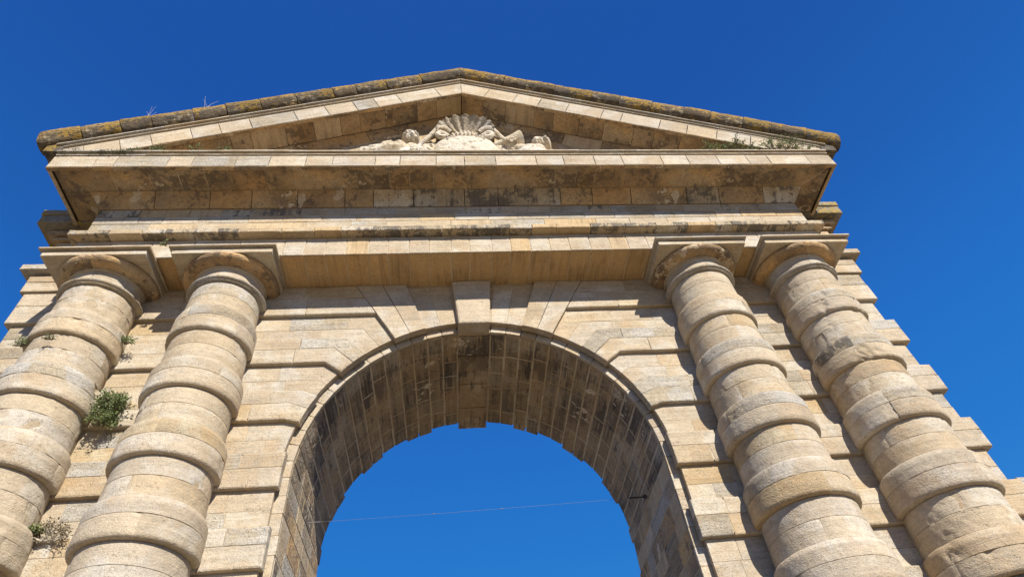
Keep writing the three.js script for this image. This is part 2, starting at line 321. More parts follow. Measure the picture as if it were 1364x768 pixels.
// ---- rusticated front wall
const COURSES = []; // [y bottom, y top, proud]
{ let y = 2.98; COURSES.push([2.98, YA, true]); for (let k = 0; k < 9; k++) { COURSES.push([y - .535, y, false]); COURSES.push([y - 1.071, y - .535, true]); y -= 1.071; } }
const AN = [6.2, 17.5, 28.9, 40.3, 51.2, 62.5, 73.4, 84.4];
const topRow = (y0, y1, proud) => proud ? (y1 - y0) * .55 + y0 : (y1 - y0) * .45 + y0;
function wallMat(row, course) {
  const q = rnd();
  if (course[2] && row === 1) return q < .42 ? pick(M.grey) : q < .95 ? pick(M.lime) : pick(M.ochre);
  return q < .10 ? pick(M.grey) : q < .92 ? pick(M.lime) : pick(M.ochre);
}
const RP = RF - .055; // edge of the proud courses
const onRing = (a, r = RF) => [r * Math.sin(a * D2R), r * Math.cos(a * D2R)];
const archway = P('archway');
for (const s of [-1, 1]) {
  const wall = P('front_wall');
  const F = frame(V(0, 0, 0), V(s, 0, 0), Y, Z);
  // voussoirs over the crown: a sunk pair, then a proud pair, cut off flat under the architrave
  for (let pairNo = 0; pairNo < 2; pairNo++) for (let h = 0; h < 2; h++) {
    const a0 = AN[pairNo] + (AN[pairNo + 1] - AN[pairNo]) * h / 2, a1 = AN[pairNo] + (AN[pairNo + 1] - AN[pairNo]) * (h + 1) / 2;
    const rE = pairNo ? RP : RF, poly = [onRing(a0, rE), onRing((a0 + a1) / 2, rE), onRing(a1, rE), [YA * Math.tan(a1 * D2R), YA - .004], [YA * Math.tan(a0 * D2R), YA - .004]];
    mesh('voussoir', stone(shrink(poly, .002), F, -.05, pairNo ? PROUD : 0, { bevel: .006 }), pick(M.lime), archway);
  }
  COURSES.forEach((c, ci) => {
    const [y0, y1, proud] = c, z = proud ? PROUD : 0, ym = topRow(y0, y1, proud), near = y1 > -3.2;
    const soft = (p, ri, b, t, aLo, aHi) => { if (!proud) return .005; const d = aHi ? Math.abs(p[0] - p[1] * Math.tan(aHi * D2R)) : 9, u = aLo ? Math.abs(p[0] - p[1] * Math.tan(aLo * D2R)) : 9; return (ri === 0 && (p[1] < b + .02 || d < .02)) || (ri === 1 && (p[1] > t - .02 || u < .02)) || p[0] > QX - .05 || ri === 2 ? .024 : .005; };
    const bv = (ri, b, t, aLo, aHi) => ({ bevelAt: p => soft(p, ri, b, t, aLo, aHi) });
    const endX = proud ? QX : QX - .1;
    const rows = near ? [[y0, ym, 0], [ym, y1, 1]] : [[y0, y1, 2]];
    for (const [b, t, ri] of rows) {
      let xs; // where the plain stones of the row start
      const k = ci + 1; // angle index of this course (course 0 joins the proud pair 1)
      if (ci === 0) {
        xs = R(2.4, 2.9) + (ri ? .35 : 0);
        mesh('voussoir', stone(shrink([[b * Math.tan(AN[2] * D2R), b], [xs, b], [xs, t], [t * Math.tan(AN[2] * D2R), t]], .004), F, -.05, z, bv(ri, b, t)), wallMat(ri, c), archway);
      } else if (k < 8 && ci <= 6) {
        const am = (AN[k] + AN[k + 1]) / 2, aLo = ri ? AN[k] : am, aHi = ri ? am : AN[k + 1];
        if (AN[k + 1] && aHi <= 84.5) {
          const qh = [b * Math.tan(aHi * D2R), b], ql = [t * Math.tan(aLo * D2R), t];
          xs = Math.max(qh[0], ql[0]) + R(.22, .62);
          if (ci >= 5) { // low on the arch the stones just stop at the ring
            xs = 2.72 + R(.3, .6);
            const poly = [[xs, b], [xs, t]]; const rE = proud ? RP : RF, r0 = y => Math.sqrt(Math.max(0, rE * rE - Math.max(0, y) ** 2)); poly.push([r0(t), t], [r0((b + t) / 2), (b + t) / 2], [r0(b), b]);
            mesh('voussoir', stone(shrink(poly, .002), F, -.05, z, bv(ri, b, t)), wallMat(ri, c), archway);
          } else {
            const rE = proud ? RP : RF, poly = [onRing(aHi, rE), qh, [xs, b], [xs, t], ql, onRing(aLo, rE), onRing((aLo + aHi) / 2, rE)];
            mesh('voussoir', stone(shrink(poly, .002), F, -.05, z, bv(ri, b, t, aLo, aHi)), wallMat(ri, c), archway);
          }
        }
      }
      if (xs === undefined) {
        xs = RF + R(.35, .7);
        const rE = proud ? RP : RF, r0 = y => y > 0 ? Math.sqrt(rE * rE - y * y) : rE;
        mesh('wall_stone', stone(shrink([[r0(b), b], [xs, b], [xs, t], [r0(t), t]], .002), F, -.05, z, bv(ri, b, t)), wallMat(ri, c), wall);
      }
      const e = endX + R(-.008, .008), cs = cuts(xs, e, near ? .95 : 1.6, .6);
      for (let i = 0; i + 1 < cs.length; i++) {
        const last = i + 2 === cs.length;
        mesh('wall_stone', stone(rect(cs[i], cs[i + 1], b, t, .004), F, last ? -.9 : -.05, z, bv(ri, b, t)), wallMat(ri, c), wall);
      }
    }
    if (proud) mesh('mortar_bed', box(...(s > 0 ? [ci === 0 ? 2.2 : RF + .25, QX - .06] : [-QX + .06, ci === 0 ? -2.2 : -RF - .25]), y0 + .04, y1 - .04, -.02, PROUD - .007), M.mortar, wall);
  });
}
// keystone
mesh('keystone', stone([[-.262, 2.612], [.268, 2.612], [.35, YA - .003], [-.35, YA - .003]], FRONT, -.3, .135, { bevel: .03, jitter: .002 }), M.lime[5], archway);

// ---- vault of the arch: stones in rings, their front ends show beside the face
{
  const strips = [[-AN[0], AN[0], 'key']];
  for (const s of [-1, 1]) {
    for (let k = 0; k < 7; k++) for (let h = 0; h < 2; h++) { const a0 = AN[k] + (AN[k + 1] - AN[k]) * h / 2, a1 = AN[k] + (AN[k + 1] - AN[k]) * (h + 1) / 2; strips.push([s * a0, s * a1, k % 2 ? 'proud' : 'sunk']); }
    strips.push([s * 84.4, s * 90, 'proud']);
  }
  for (const [a0, a1, kind] of strips) {
    const am = (a0 + a1) / 2 * D2R, half = Math.abs(a1 - a0) / 2 * D2R * RI;
    const dir = V(Math.sin(am), Math.cos(am), 0), rr = kind === 'key' ? RI - .015 : RI;
    const F = frame(dir.clone().multiplyScalar(rr * Math.cos(half / RI)), V(Math.cos(am), -Math.sin(am), 0), Z, dir.clone().negate());
    const back = kind === 'key' ? -2.82 : kind === 'proud' ? -2.75 : -2.66;
    const cs = cuts(back, -.165, kind === 'key' ? .62 : .50, .7);
    mesh('ring_stone', stone(rect(-half, half, -.161, -.10, .007), F, -(RF - RI) - .03, 0, { bevel: .006 }), pick(M.lime), archway);
    for (let i = 0; i + 1 < cs.length; i++) {
      mesh('vault_stone', stone(rect(-half, half, cs[i], cs[i + 1], R(.014, .030)), F, -.16, R(-.003, .004), { bevel: .004, rot: true, jitter: .010, step: .12, tile: 3.0, uv: [am * RI + 9, 5] }), pick(M.darkStreak), archway);
    }
  }
  // jambs
  for (const s of [-1, 1]) {
    const F = frame(V(s * RI, 0, 0), Z, Y, V(-s, 0, 0));
    let y = 0, k = 0;
    while (y > GROUND + .1) {
      const h = y > -3.4 ? [.27, .25, .30, .25][k % 4] : .9, yb = Math.max(GROUND, y - h), proud = (k >> 1) % 2 === 1;
      const cs = cuts(proud ? -2.75 : -2.66, -.165, y > -3.4 ? .56 : 1.2, .7);
      mesh('ring_stone', stone(rect(-.161, -.10, yb, y, .007), F, -(RF - RI) - .03, R(-.004, .004), { bevel: .007 }), pick(M.lime), archway);
      for (let i = 0; i + 1 < cs.length; i++) { const q = rnd(); mesh('jamb_stone', stone(rect(cs[i], cs[i + 1], yb, y, .010), F, -.16, R(-.005, .005), { bevel: .007, tile: 3.6, uv: [3, 7] }), q < .25 ? pick(M.grey) : q < .5 ? pick(M.run) : q < .75 ? pick(M.stain) : pick(M.darkStreak), archway); }
      y = yb; k++;
    }
  }
}

// ------------------------------------------------------------------ columns
function ringGeo(prof, t0, t1, seg, seed, rough, joint) { // prof: [r, y] bottom to top; open sector t0..t1 around the axis
  const pos = [], uv = [], idx = [], nP = prof.length, ou = rnd() * 5, ov = rnd() * 5;
  let s = 0; const ss = prof.map((p, i) => (s += i ? Math.hypot(p[0] - prof[i - 1][0], p[1] - prof[i - 1][1]) : 0));
  for (let j = 0; j <= seg; j++) {
    const t = t0 + (t1 - t0) * j / seg, ends = Math.min(j, seg - j);
    for (let i = 0; i < nP; i++) {
      let [r, y] = prof[i]; const cx = Math.sin(t), cz = Math.cos(t);
      const inner = i > 0 && i < nP - 1 ? 1 : 0;
      const d = (fbm3(cx * 3 + seed, y * 3.2, cz * 3, 3) - .5) * .011 * rough + (noise3(cx * r * 16 + seed, y * 16, cz * r * 16) - .5) * .007 * rough;
      const pit = Math.max(0, fbm3(cx * 2.2 + seed * 2, y * 2.2 + 7, cz * 2.2, 3) - .66) * noise3(cx * r * 28, y * 34, cz * r * 28 + seed) * .34 * rough;
      r += inner * (d - pit); if (ends === 0 && joint) r -= .006;
      if (inner && (i === 1 || i === nP - 2)) y += (noise3(cx * 9 + seed, 3, cz * 9) - .5) * .006 * rough;
      pos.push(cx * r, y, cz * r); uv.push((t * prof[0][0] + ou) / TILE, (ss[i] + ov) / TILE);
    }
  }
  for (let j = 0; j < seg; j++) for (let i = 0; i + 1 < nP; i++) { const a = j * nP + i, b = a + nP; idx.push(a, b, a + 1, b, b + 1, a + 1); }
  const g = new THREE.BufferGeometry(); g.setAttribute('position', new THREE.Float32BufferAttribute(pos, 3)); g.setAttribute('uv', new THREE.Float32BufferAttribute(uv, 2)); g.setIndex(idx); g.computeVertexNormals(); return g;
}
const shaftR = y => .590 - .0175 * y, bandR = y => .664 - .023 * y;
function drumProfile(y0, y1, proud, roundTop, roundBottom) {
  const rr = proud ? bandR : shaftR, p = [], g = .0016, lo = y0 + g, hi = y1 - g;
  if (roundBottom) { p.push([rr(y0) - .085, lo], [rr(y0) - .044, lo + .002], [rr(y0) - .021, lo + .012], [rr(y0) - .007, lo + .032], [rr(y0) - .001, lo + .058]); } else p.push([rr(y0) - .012, lo], [rr(y0) - .002, lo + .001], [rr(y0), lo + .005]);
  const a = p[p.length - 1][1] + .03, b = hi - (roundTop ? .10 : .022), n = Math.max(1, Math.round((b - a) / .035));
  for (let i = 0; i <= n; i++) { const y = a + (b - a) * i / n; p.push([rr(y), y]); }
  if (roundTop) p.push([rr(y1) - .006, hi - .068], [rr(y1) - .020, hi - .032], [rr(y1) - .044, hi - .009], [rr(y1) - .085, hi]); else p.push([rr(y1), hi - .005], [rr(y1) - .002, hi - .001], [rr(y1) - .012, hi]);
  return p;
}
function lathe(prof, seg = 96) { return ringGeo(prof, 0, Math.PI * 2, seg, rnd() * 40, .35, false); }
function slab(hw, y0, y1, zf, zb, bev) { return stone([[-hw, y0], [hw, y0], [hw, y1], [-hw, y1]], FRONT, zb, zf, { bevel: bev, jitter: .004, step: .22 }); }
function column(x, wear, decay = 0) {
  const c = P('column'); c.position.set(x, Y0, ZC);
  const rows = [];
  rows.push([2.775, 3.045, false, false, false], [2.504, 2.775, false, false, false]);
  for (let k = 0; k < 8; k++) {
    const b = BAND(k), m = b + .54, nb = BAND(k + 1) + .54; // band, then sunk drum below it
    if (b > -3.2) { rows.push([b + .285, m, true, true, false], [b, b + .285, true, false, true], [b - (b - nb) * .5, b, false, false, false], [nb, b - (b - nb) * .5, false, false, false]); } else { rows.push([b, m, true, true, true], [Math.max(GROUND + .3, nb), b, false, false, false]); }
  }
  for (const [y0, y1, proud, rt, rb] of rows) {
    if (y1 <= GROUND + .3) continue;
    const vis = y0 > -3.3, prof = drumProfile(y0, y1, proud, rt, rb);
    const nS = vis ? pick([1, 1, 2, 2, 3]) : 1, off = R(0, 6.28);
    const base = rnd();
    for (let q = 0; q < nS; q++) {
      const t0 = off + q * 2 * Math.PI / nS, t1 = off + (q + 1) * 2 * Math.PI / nS;
      const v = rnd() * .5 + base * .5;
      const m = rt ? (v < .40 ? pick(M.grey) : v < .88 ? pick(M.lime) : pick(M.ochre)) : (v < .14 ? pick(M.grey) : v < .86 ? pick(M.lime) : pick(M.ochre));
      const bad = rnd() < decay;
      mesh(proud ? 'band_stone' : 'drum_stone', ringGeo(prof, t0, t1, Math.round((vis ? 132 : 48) / nS), rnd() * 50, vis ? wear * R(.7, 1.5) * (bad ? 1.6 : 1) : .6, nS > 1), bad ? pick(M.crust) : m, c);
    }
  }
  mesh('mortar_core', lathe([[.68, GROUND + .3], [.600, -1], [.528, 3.04], [.512, 3.5]], 40), M.mortar, c);
  const m1 = pick(M.lime), m2 = pick(M.grey);
  mesh('astragal', lathe([[.53, 3.046], [.575, 3.048], [.583, 3.058], [.583, 3.072], [.592, 3.076], [.612, 3.084], [.622, 3.10], [.620, 3.118], [.606, 3.132], [.575, 3.138], [.535, 3.142]]), m2, c);
  mesh('neck', lathe([[.52, 3.144], [.541, 3.148], [.539, 3.2], [.537, 3.26], [.537, 3.31], [.541, 3.350], [.548, 3.366], [.548, 3.368]]), m1, c);
  mesh('collar', lathe([[.53, 3.369], [.566, 3.370], [.576, 3.375], [.576, 3.391], [.568, 3.397], [.585, 3.404]]), m1, c);
  mesh('echinus', lathe([[.55, 3.400], [.60, 3.400], [.648, 3.404], [.692, 3.414], [.728, 3.432], [.753, 3.456], [.768, 3.484], [.771, 3.508], [.762, 3.527], [.742, 3.535]]), pick(M.stain), c);
  mesh('abacus', slab(.792, 3.536, 3.628, .738, -.45, .008), pick(M.lime), c);
  mesh('abacus_moulding', slab(.80, 3.629, 3.652, .745, -.45, .004), pick(M.grey), c);
  mesh('abacus_fillet', slab(.842, 3.653, YA - .004, .80, -.45, .008), pick(M.lime), c);
  // base
  mesh('base_torus', lathe([[.70, GROUND + .28], [.84, GROUND + .29], [.88, GROUND + .36], [.84, GROUND + .43], [.76, GROUND + .46]], 48), m1, c);
  mesh('plinth', slab(.9, GROUND, GROUND + .28, .9, -.4, .015), pick(M.lime), c);
  return c;
}
column(-XO, 1.4, .2); column(-XI, .45); column(XI, .5); column(XO, .8, .05);

// ------------------------------------------------------------------ architrave, fillet, frieze
const architrave = P('architrave'), frieze = P('frieze'), cornice = P('cornice');
{
  const cs = [...cuts(-6.6, -3.2, .62, .4), ...cuts(-3.2, 3.2, .365, .16).slice(1), ...cuts(3.2, 6.6, .62, .4).slice(1)];
  for (let i = 0; i + 1 < cs.length; i++) {
    mesh('architrave_stone', stone(rect(cs[i], cs[i + 1], YA, 4.156, .008), FRONT, .772, ZA, { bevel: .010, step: .3, jitter: .003 }), rnd() < .75 ? M.lime[[0, 1, 5, 8, 9][Math.floor(rnd() * 5)]] : pick(M.run), architrave);
    mesh('soffit_stone', stone(rect(cs[i], cs[i + 1], .006, .768, .012), SOFFIT(YA), -.03, -.004 + R(-.002, .002), { bevel: .004, step: .3, jitter: .004, tile: 2.4, uv: [2.2, R(0, 2)] }), pick(M.gold), architrave);
  }
  const fs = cuts(-6.72, 6.72, .56, .6);
  for (let i = 0; i + 1 < fs.length; i++) mesh('fillet_stone', stone(rect(fs[i], fs[i + 1], 4.158, 4.285, .006), FRONT, .7, .952, { bevel: .016, step: .12, jitter: .008, uneven: .012 }), rnd() < .5 ? pick(M.crust) : rnd() < .5 ? pick(M.run) : pick(M.ochre), architrave);
  [[4.28, 4.655], [4.655, 4.86], [4.86, 5.085]].forEach(([a, b], k) => { const c = cuts(-6.58, 6.58, [.9, .62, .75][k], .5); for (let i = 0; i + 1 < c.length; i++) mesh('frieze_stone', stone(rect(c[i], c[i + 1], a, b, .006), FRONT, ZA - .03, ZA, { bevel: .007 }), k === 2 && rnd() < .5 ? pick(M.crust) : rnd() < .25 ? pick(M.grey) : rnd() < .8 ? pick(M.lime) : pick(M.run), frieze); });
  // end faces of architrave and frieze
  for (const s of [-1, 1]) {
    mesh('end_stone', stone(rect(.08, ZA - .02, YA, 4.156), frame(V(s * 6.58, 0, 0), Z, Y, V(s, 0, 0)), -.05, .02), pick(M.run), architrave);
    mesh('end_stone', stone(rect(.08, .94, 4.158, 4.285), frame(V(s * 6.58, 0, 0), Z, Y, V(s, 0, 0)), -.05, .14), pick(M.run), architrave);
    mesh('end_stone', stone(rect(.08, ZA - .02, 4.285, 5.085), frame(V(s * 6.56, 0, 0), Z, Y, V(s, 0, 0)), -.05, .02), pick(M.lime), frieze);
  }
}
// ------------------------------------------------------------------ horizontal cornice
const CX = 7.31, CZ = 1.535, YC0 = 5.325, YC1 = 5.70, YS = 5.385;
{
  // sloping bed under the soffit: front and both returns
  const bedQuad = (a0, a1, side) => { // between (z .80, y 5.085) and (z 1.0, y YS)
    const up = V(0, YS - 5.085, .205), L = up.length(); up.normalize();
    if (!side) { const n = V(0, -up.z, up.y); return [frame(V(0, 5.085, .80), X, up, n), L]; }
    const u2 = V(side * up.z, up.y, 0), n2 = V(side * up.y, -up.z, 0); return [frame(V(side * 6.59, 5.085, 0), Z, u2, n2), L];
  };
  const [F, L] = bedQuad(), c = cuts(-6.6, 6.6, .82, .6);
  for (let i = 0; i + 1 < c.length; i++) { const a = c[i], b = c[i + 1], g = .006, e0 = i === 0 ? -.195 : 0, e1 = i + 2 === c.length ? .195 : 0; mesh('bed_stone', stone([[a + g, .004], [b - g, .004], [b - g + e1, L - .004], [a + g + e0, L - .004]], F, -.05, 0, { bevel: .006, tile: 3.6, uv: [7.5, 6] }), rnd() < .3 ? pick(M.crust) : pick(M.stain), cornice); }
  for (const s of [-1, 1]) { const [G] = bedQuad(0, 0, s); mesh('bed_stone', stone([[.3, .004], [.80, .004], [.995, L - .004], [.3, L - .004]], G, -.05, 0, { bevel: .007 }), pick(M.stain), cornice); }
  // soffit
  const so = SOFFIT(YS), z0 = 1.0, z1 = 1.455, xs = cuts(-6.78, 6.78, .52, .55);
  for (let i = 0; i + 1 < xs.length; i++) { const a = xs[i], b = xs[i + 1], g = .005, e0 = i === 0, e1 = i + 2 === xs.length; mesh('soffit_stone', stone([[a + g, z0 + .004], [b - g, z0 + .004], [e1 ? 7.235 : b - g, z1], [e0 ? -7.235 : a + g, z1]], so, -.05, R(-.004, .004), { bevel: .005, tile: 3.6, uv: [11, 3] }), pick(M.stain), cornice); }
  for (const s of [-1, 1]) { const G = frame(V(0, YS, 0), V(s, 0, 0), Z, V(0, -1, 0)); mesh('soffit_stone', stone([[6.79, .3], [7.235, .3], [7.235, z1 - .008], [6.79, z0 - .004]], G, -.05, 0, { bevel: .007 }), pick(M.stain), cornice); }
  // corona
  const k = cuts(-CX, CX, .60, .5);
  for (let i = 0; i + 1 < k.length; i++) mesh('corona_stone', stone(rect(k[i], k[i + 1], YC0 + .022, YC1, .006), FRONT, 1.458, CZ, { bevel: .009, step: .16, jitter: .005 }), rnd() < .18 ? pick(M.grey) : pick(M.lime), cornice);
  for (let i = 0; i + 1 < k.length; i++) mesh('drip_stone', stone(rect(k[i], k[i + 1], YC0, YC0 + .020, .005), FRONT, 1.458, CZ - .004, { bevel: .006, step: .12, jitter: .004 }), pick(M.stain), cornice);
  for (const s of [-1, 1]) mesh('corona_stone', stone(rect(.3, CZ - .012, YC0 + .002, YC1), frame(V(s * 7.235, 0, 0), Z, Y, V(s, 0, 0)), .004, CX - 7.235 - .004, { bevel: .009 }), pick(M.run), cornice);
  // thin mouldings over it
  for (const [a, b, z, xx] of [[5.725, 5.762, 1.552, 7.30], [5.792, 5.842, 1.585, 7.30]]) { const m = cuts(-xx, xx, 1.3, .5); for (let i = 0; i + 1 < m.length; i++) mesh('cornice_moulding', stone(rect(m[i], m[i + 1], a, b, .004), FRONT, 1.3, z, { bevel: .008, step: .1, jitter: .006, uneven: .008 }), rnd() < .35 ? pick(M.grey) : pick(M.lime), cornice); }
  mesh('mortar_bed', box(-7.24, 7.24, 5.69, 5.835, .5, 1.525), M.core, cornice);
}
// ------------------------------------------------------------------ pediment: raking cornices, coping, tympanum
const pediment = P('pediment');
const TH = Math.atan(.409), CT = Math.cos(TH), ST = Math.sin(TH), YAP = 8.45;
for (const s of [-1, 1]) {
  // (a along the slope from the apex down, b square to it, upwards) -> world
  const along = V(s * CT, -ST, 0), up = V(s * ST, CT, 0);
  const front = frame(V(0, YAP, 0), along, up, Z);
  const mitre = b => -b * ST / CT; // a at which x = 0
  const low = y => { /* y = YAP - a ST + b CT */ return poly => clip(poly, -ST, CT, y - YAP); };
  const endX = x => poly => clip(poly, -CT, -ST, -x);
  const run = (name, b0, b1, z0, z1, len, avg, o, mats, yMin, xMax) => {
    const c = cuts(0, len, avg, .5); c[0] = -1;
    for (let i = 0; i + 1 < c.length; i++) {
      let p = rect(c[i], c[i + 1], b0, b1, .006); p = clip(p, CT, ST, .002); p = low(yMin)(p); p = endX(xMax)(p); if (p.length < 3) continue;
      let A = 0; for (let j = 0; j < p.length; j++) { const q = p[(j + 1) % p.length]; A += p[j][0] * q[1] - p[j][1] * q[0]; } if (Math.abs(A) < .002) continue;
      mesh(name, stone(p, front, z0, z1, o), mats(), pediment);
    }
  };
  run('drip_stone', 0, .020, 1.458, CZ - .010, 8, .62, { bevel: .005, step: .12, jitter: .003 }, () => pick(M.stain), 5.80, 7.26);
  run('raking_corona', .022, .475, 1.458, CZ - .006, 8, .62, { bevel: .009, step: .16, jitter: .005 }, () => rnd() < .2 ? pick(M.grey) : pick(M.lime), 5.80, 7.28);
  run('raking_moulding', .497, .532, 1.30, 1.556, 8.2, 1.25, { bevel: .008, step: .12, jitter: .005 }, () => rnd() < .4 ? pick(M.grey) : pick(M.lime), 5.85, 7.28);
  run('raking_moulding', .562, .606, 1.30, 1.590, 8.2, 1.25, { bevel: .008, step: .12, jitter: .005 }, () => rnd() < .4 ? pick(M.grey) : pick(M.lime), 5.85, 7.40);
  run('mortar_bed', .44, .74, .2, 1.522, 8.3, 9, { bevel: .002, jitter: 0 }, () => M.core, 5.72, 7.2);
  // soffit of the raking cornice
  const sof = frame(V(0, YAP, 0).addScaledVector(up, .055), along, Z, up.clone().negate());
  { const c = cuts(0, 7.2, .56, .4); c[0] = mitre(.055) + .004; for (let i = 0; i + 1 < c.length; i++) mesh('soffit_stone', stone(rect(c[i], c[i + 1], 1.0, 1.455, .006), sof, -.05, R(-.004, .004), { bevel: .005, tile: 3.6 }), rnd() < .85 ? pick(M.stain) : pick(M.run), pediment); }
  // plain band leaning back to the tympanum
  const lean = V(0, 0, 1).multiplyScalar(.10).addScaledVector(up, .30), LL = lean.length(); lean.normalize();
  const bn = frame(V(0, YAP, .90).addScaledVector(up, -.245), along, lean, new THREE.Vector3().crossVectors(along, lean).multiplyScalar(s));
  { const c = cuts(0, 7, 1.15, .5); for (let i = 0; i + 1 < c.length; i++) { const first = i === 0; mesh('band_stone', stone([[first ? mitre(-.245) + .003 : c[i] + .004, 0], [c[i + 1] - .004, 0], [c[i + 1] - .004, LL], [first ? mitre(.055) + .003 : c[i] + .004, LL]], bn, -.05, 0, { bevel: .006 }), rnd() < .6 ? pick(M.stain) : pick(M.run), pediment); } }
  // coping roll
  const cr = .208, cb = .865, cz = 1.495, cc = cuts(.0, 8.8, .66, .35);
  for (let i = 0; i + 1 < cc.length; i++) {
    const a0 = i ? cc[i] : -.5, a1 = cc[i + 1];
    const seg = 36, nl = 12, ou = rnd() * 6, sd = rnd() * 60, sag = R(-.008, .008), rr0 = cr + R(-.008, .008);
    const strip = (t0, t1, m) => {
      const pos = [], uv = [], idx = []; let any = false;
      const T = Math.round(seg * (t1 - t0) / 6.2832);
      for (let j = 0; j <= nl; j++) for (let k = 0; k <= T; k++) {
        const t = t0 + (t1 - t0) * k / T; let a = j === 0 ? a0 + .002 : j === nl ? a1 - .002 : j === 1 ? a0 + .016 : j === nl - 1 ? a1 - .016 : a0 + (a1 - a0) * j / nl;
        const e = Math.min(j, nl - j), er = e === 0 ? -.022 : 0;
        const px = Math.cos(t), pz = Math.sin(t);
        const rad = rr0 + er + (fbm3(px * 2 + sd, a * 3, pz * 2, 3) - .5) * .034 + (noise3(px * 6 + sd, a * 22, pz * 6) - .5) * .014;
        const b = cb + sag + px * rad, z = cz + pz * rad;
        a = Math.max(a, mitre(b)); let x = a * CT + b * ST; if (x > 7.72) { a -= (x - 7.72) / CT; } else any = true;
        const q = V(0, YAP, z).addScaledVector(along, a).addScaledVector(up, b);
        pos.push(q.x, q.y, q.z); uv.push((a + ou) / TILE, t / 6.2832);
      }
      if (!any) return null;
      for (let j = 0; j < nl; j++) for (let k = 0; k < T; k++) { const a = j * (T + 1) + k, b = a + T + 1; idx.push(a, a + 1, b, b, a + 1, b + 1); }
      const g = new THREE.BufferGeometry(); g.setAttribute('position', new THREE.Float32BufferAttribute(pos, 3)); g.setAttribute('uv', new THREE.Float32BufferAttribute(uv, 2)); g.setIndex(idx); g.computeVertexNormals(); return g;
    };
    const whole = strip(0, 2 * Math.PI); if (whole) mesh('coping_stone', whole, pick(M.coping), pediment);
  }
  { // end face of the roll
    const a = (7.70 - cb * ST) / CT, q = V(0, YAP, cz).addScaledVector(along, a).addScaledVector(up, cb);
    const g = new THREE.CylinderGeometry(cr - .02, cr - .02, .06, 24).rotateZ(Math.PI / 2); g.translate(q.x - s * .03, q.y, q.z); mesh('coping_end', metricUV(g), M.lich[1], pediment);
    mesh('coping_foot', metricUV(new THREE.BoxGeometry(.30, .26, .5).translate(s * 7.42, 5.99, 1.30)), M.lich[1], pediment);
  }
}
// tympanum wall
for (let y = 5.86, r = 0; y < 8.3; y += .38, r++) {
  const c = cuts(-6.4, 6.4, .9, .5);
  for (let i = 0; i + 1 < c.length; i++) { let p = rect(c[i], c[i + 1], y, y + .38, .007); const kk = YAP - .245 / CT + .06; p = clip(p, -ST, -CT, -kk * CT); p = clip(p, ST, -CT, -kk * CT); if (p.length > 2) mesh('tympanum_stone', stone(p, FRONT, .80, .895, { bevel: .006 }), rnd() < .5 ? pick(M.stain) : pick(M.run), pediment); }
}
mesh('mortar_bed', (() => { const s = new THREE.Shape(); s.moveTo(-6.3, 5.8); s.lineTo(6.3, 5.8); s.lineTo(0, 8.36); s.closePath(); const g = new THREE.ExtrudeGeometry(s, { depth: .2, bevelEnabled: false }); g.translate(0, 0, .685); return metricUV(g); })(), M.mortar, pediment);

// ------------------------------------------------------------------ side wings: the entablature carried back along the wall
for (const s of [-1, 1]) {
  const w = P('side_entablature');
  const F = frame(V(0, 0, 0), V(s, 0, 0), Y, Z);
  const row = (x0, x1, y0, y1, z, back, mats, bev) => { mesh('wing_stone', stone(rect(x0, x1, y0, y1, .006), F, back, z, { bevel: bev, step: .2 }), mats, w); };
  row(6.62, 7.60, YA, 3.93, .12, -2.6, pick(M.lime), .012); row(6.62, 7.60, 3.93, 4.10, .12, -2.6, pick(M.lime), .008);
  row(6.62, 7.76, 4.15, 4.285, .235, -2.7, M.grey[4], .012); row(6.62, 7.58, 4.10, 4.15, .08, -2.6, pick(M.lime), .004);
  row(6.60, 7.58, 4.285, 4.7, .08, -2.6, pick(M.run), .01); row(6.60, 7.58, 4.7, 5.085, .08, -2.6, pick(M.run), .01);
  // bed moulding, stepped out
  row(6.60, 7.68, 5.085, 5.19, .14, -2.65, pick(M.stain), .02); row(6.60, 7.78, 5.19, 5.32, .21, -2.7, pick(M.stain), .03);
  row(6.70, 7.94, 5.33, 5.57, .365, -2.85, M.lichTop[2], .012); row(6.70, 7.96, 5.575, 5.72, .39, -2.9, M.lichTop[0], .012);
}
// low flanking walls beyond the corners
for (const s of [-1, 1]) {
  const f = P('flanking_wall'); const F = frame(V(0, 0, 0), V(s, 0, 0), Y, Z);
  for (let y = GROUND; y < -1; y += .52) { const c = cuts(QX + .02, 10.5, .9, .5); const t = Math.min(y + .52, -.93); for (let i = 0; i + 1 < c.length; i++) mesh('wall_stone', stone(rect(c[i], c[i + 1], y, t), F, -1.2, -.06, { bevel: .01 }), pick(M.lime), f); }
  mesh('capping_stone', stone(rect(QX + .02, 10.6, -.92, -.72), F, -1.4, .02, { bevel: .02 }), M.grey[1], f);
}

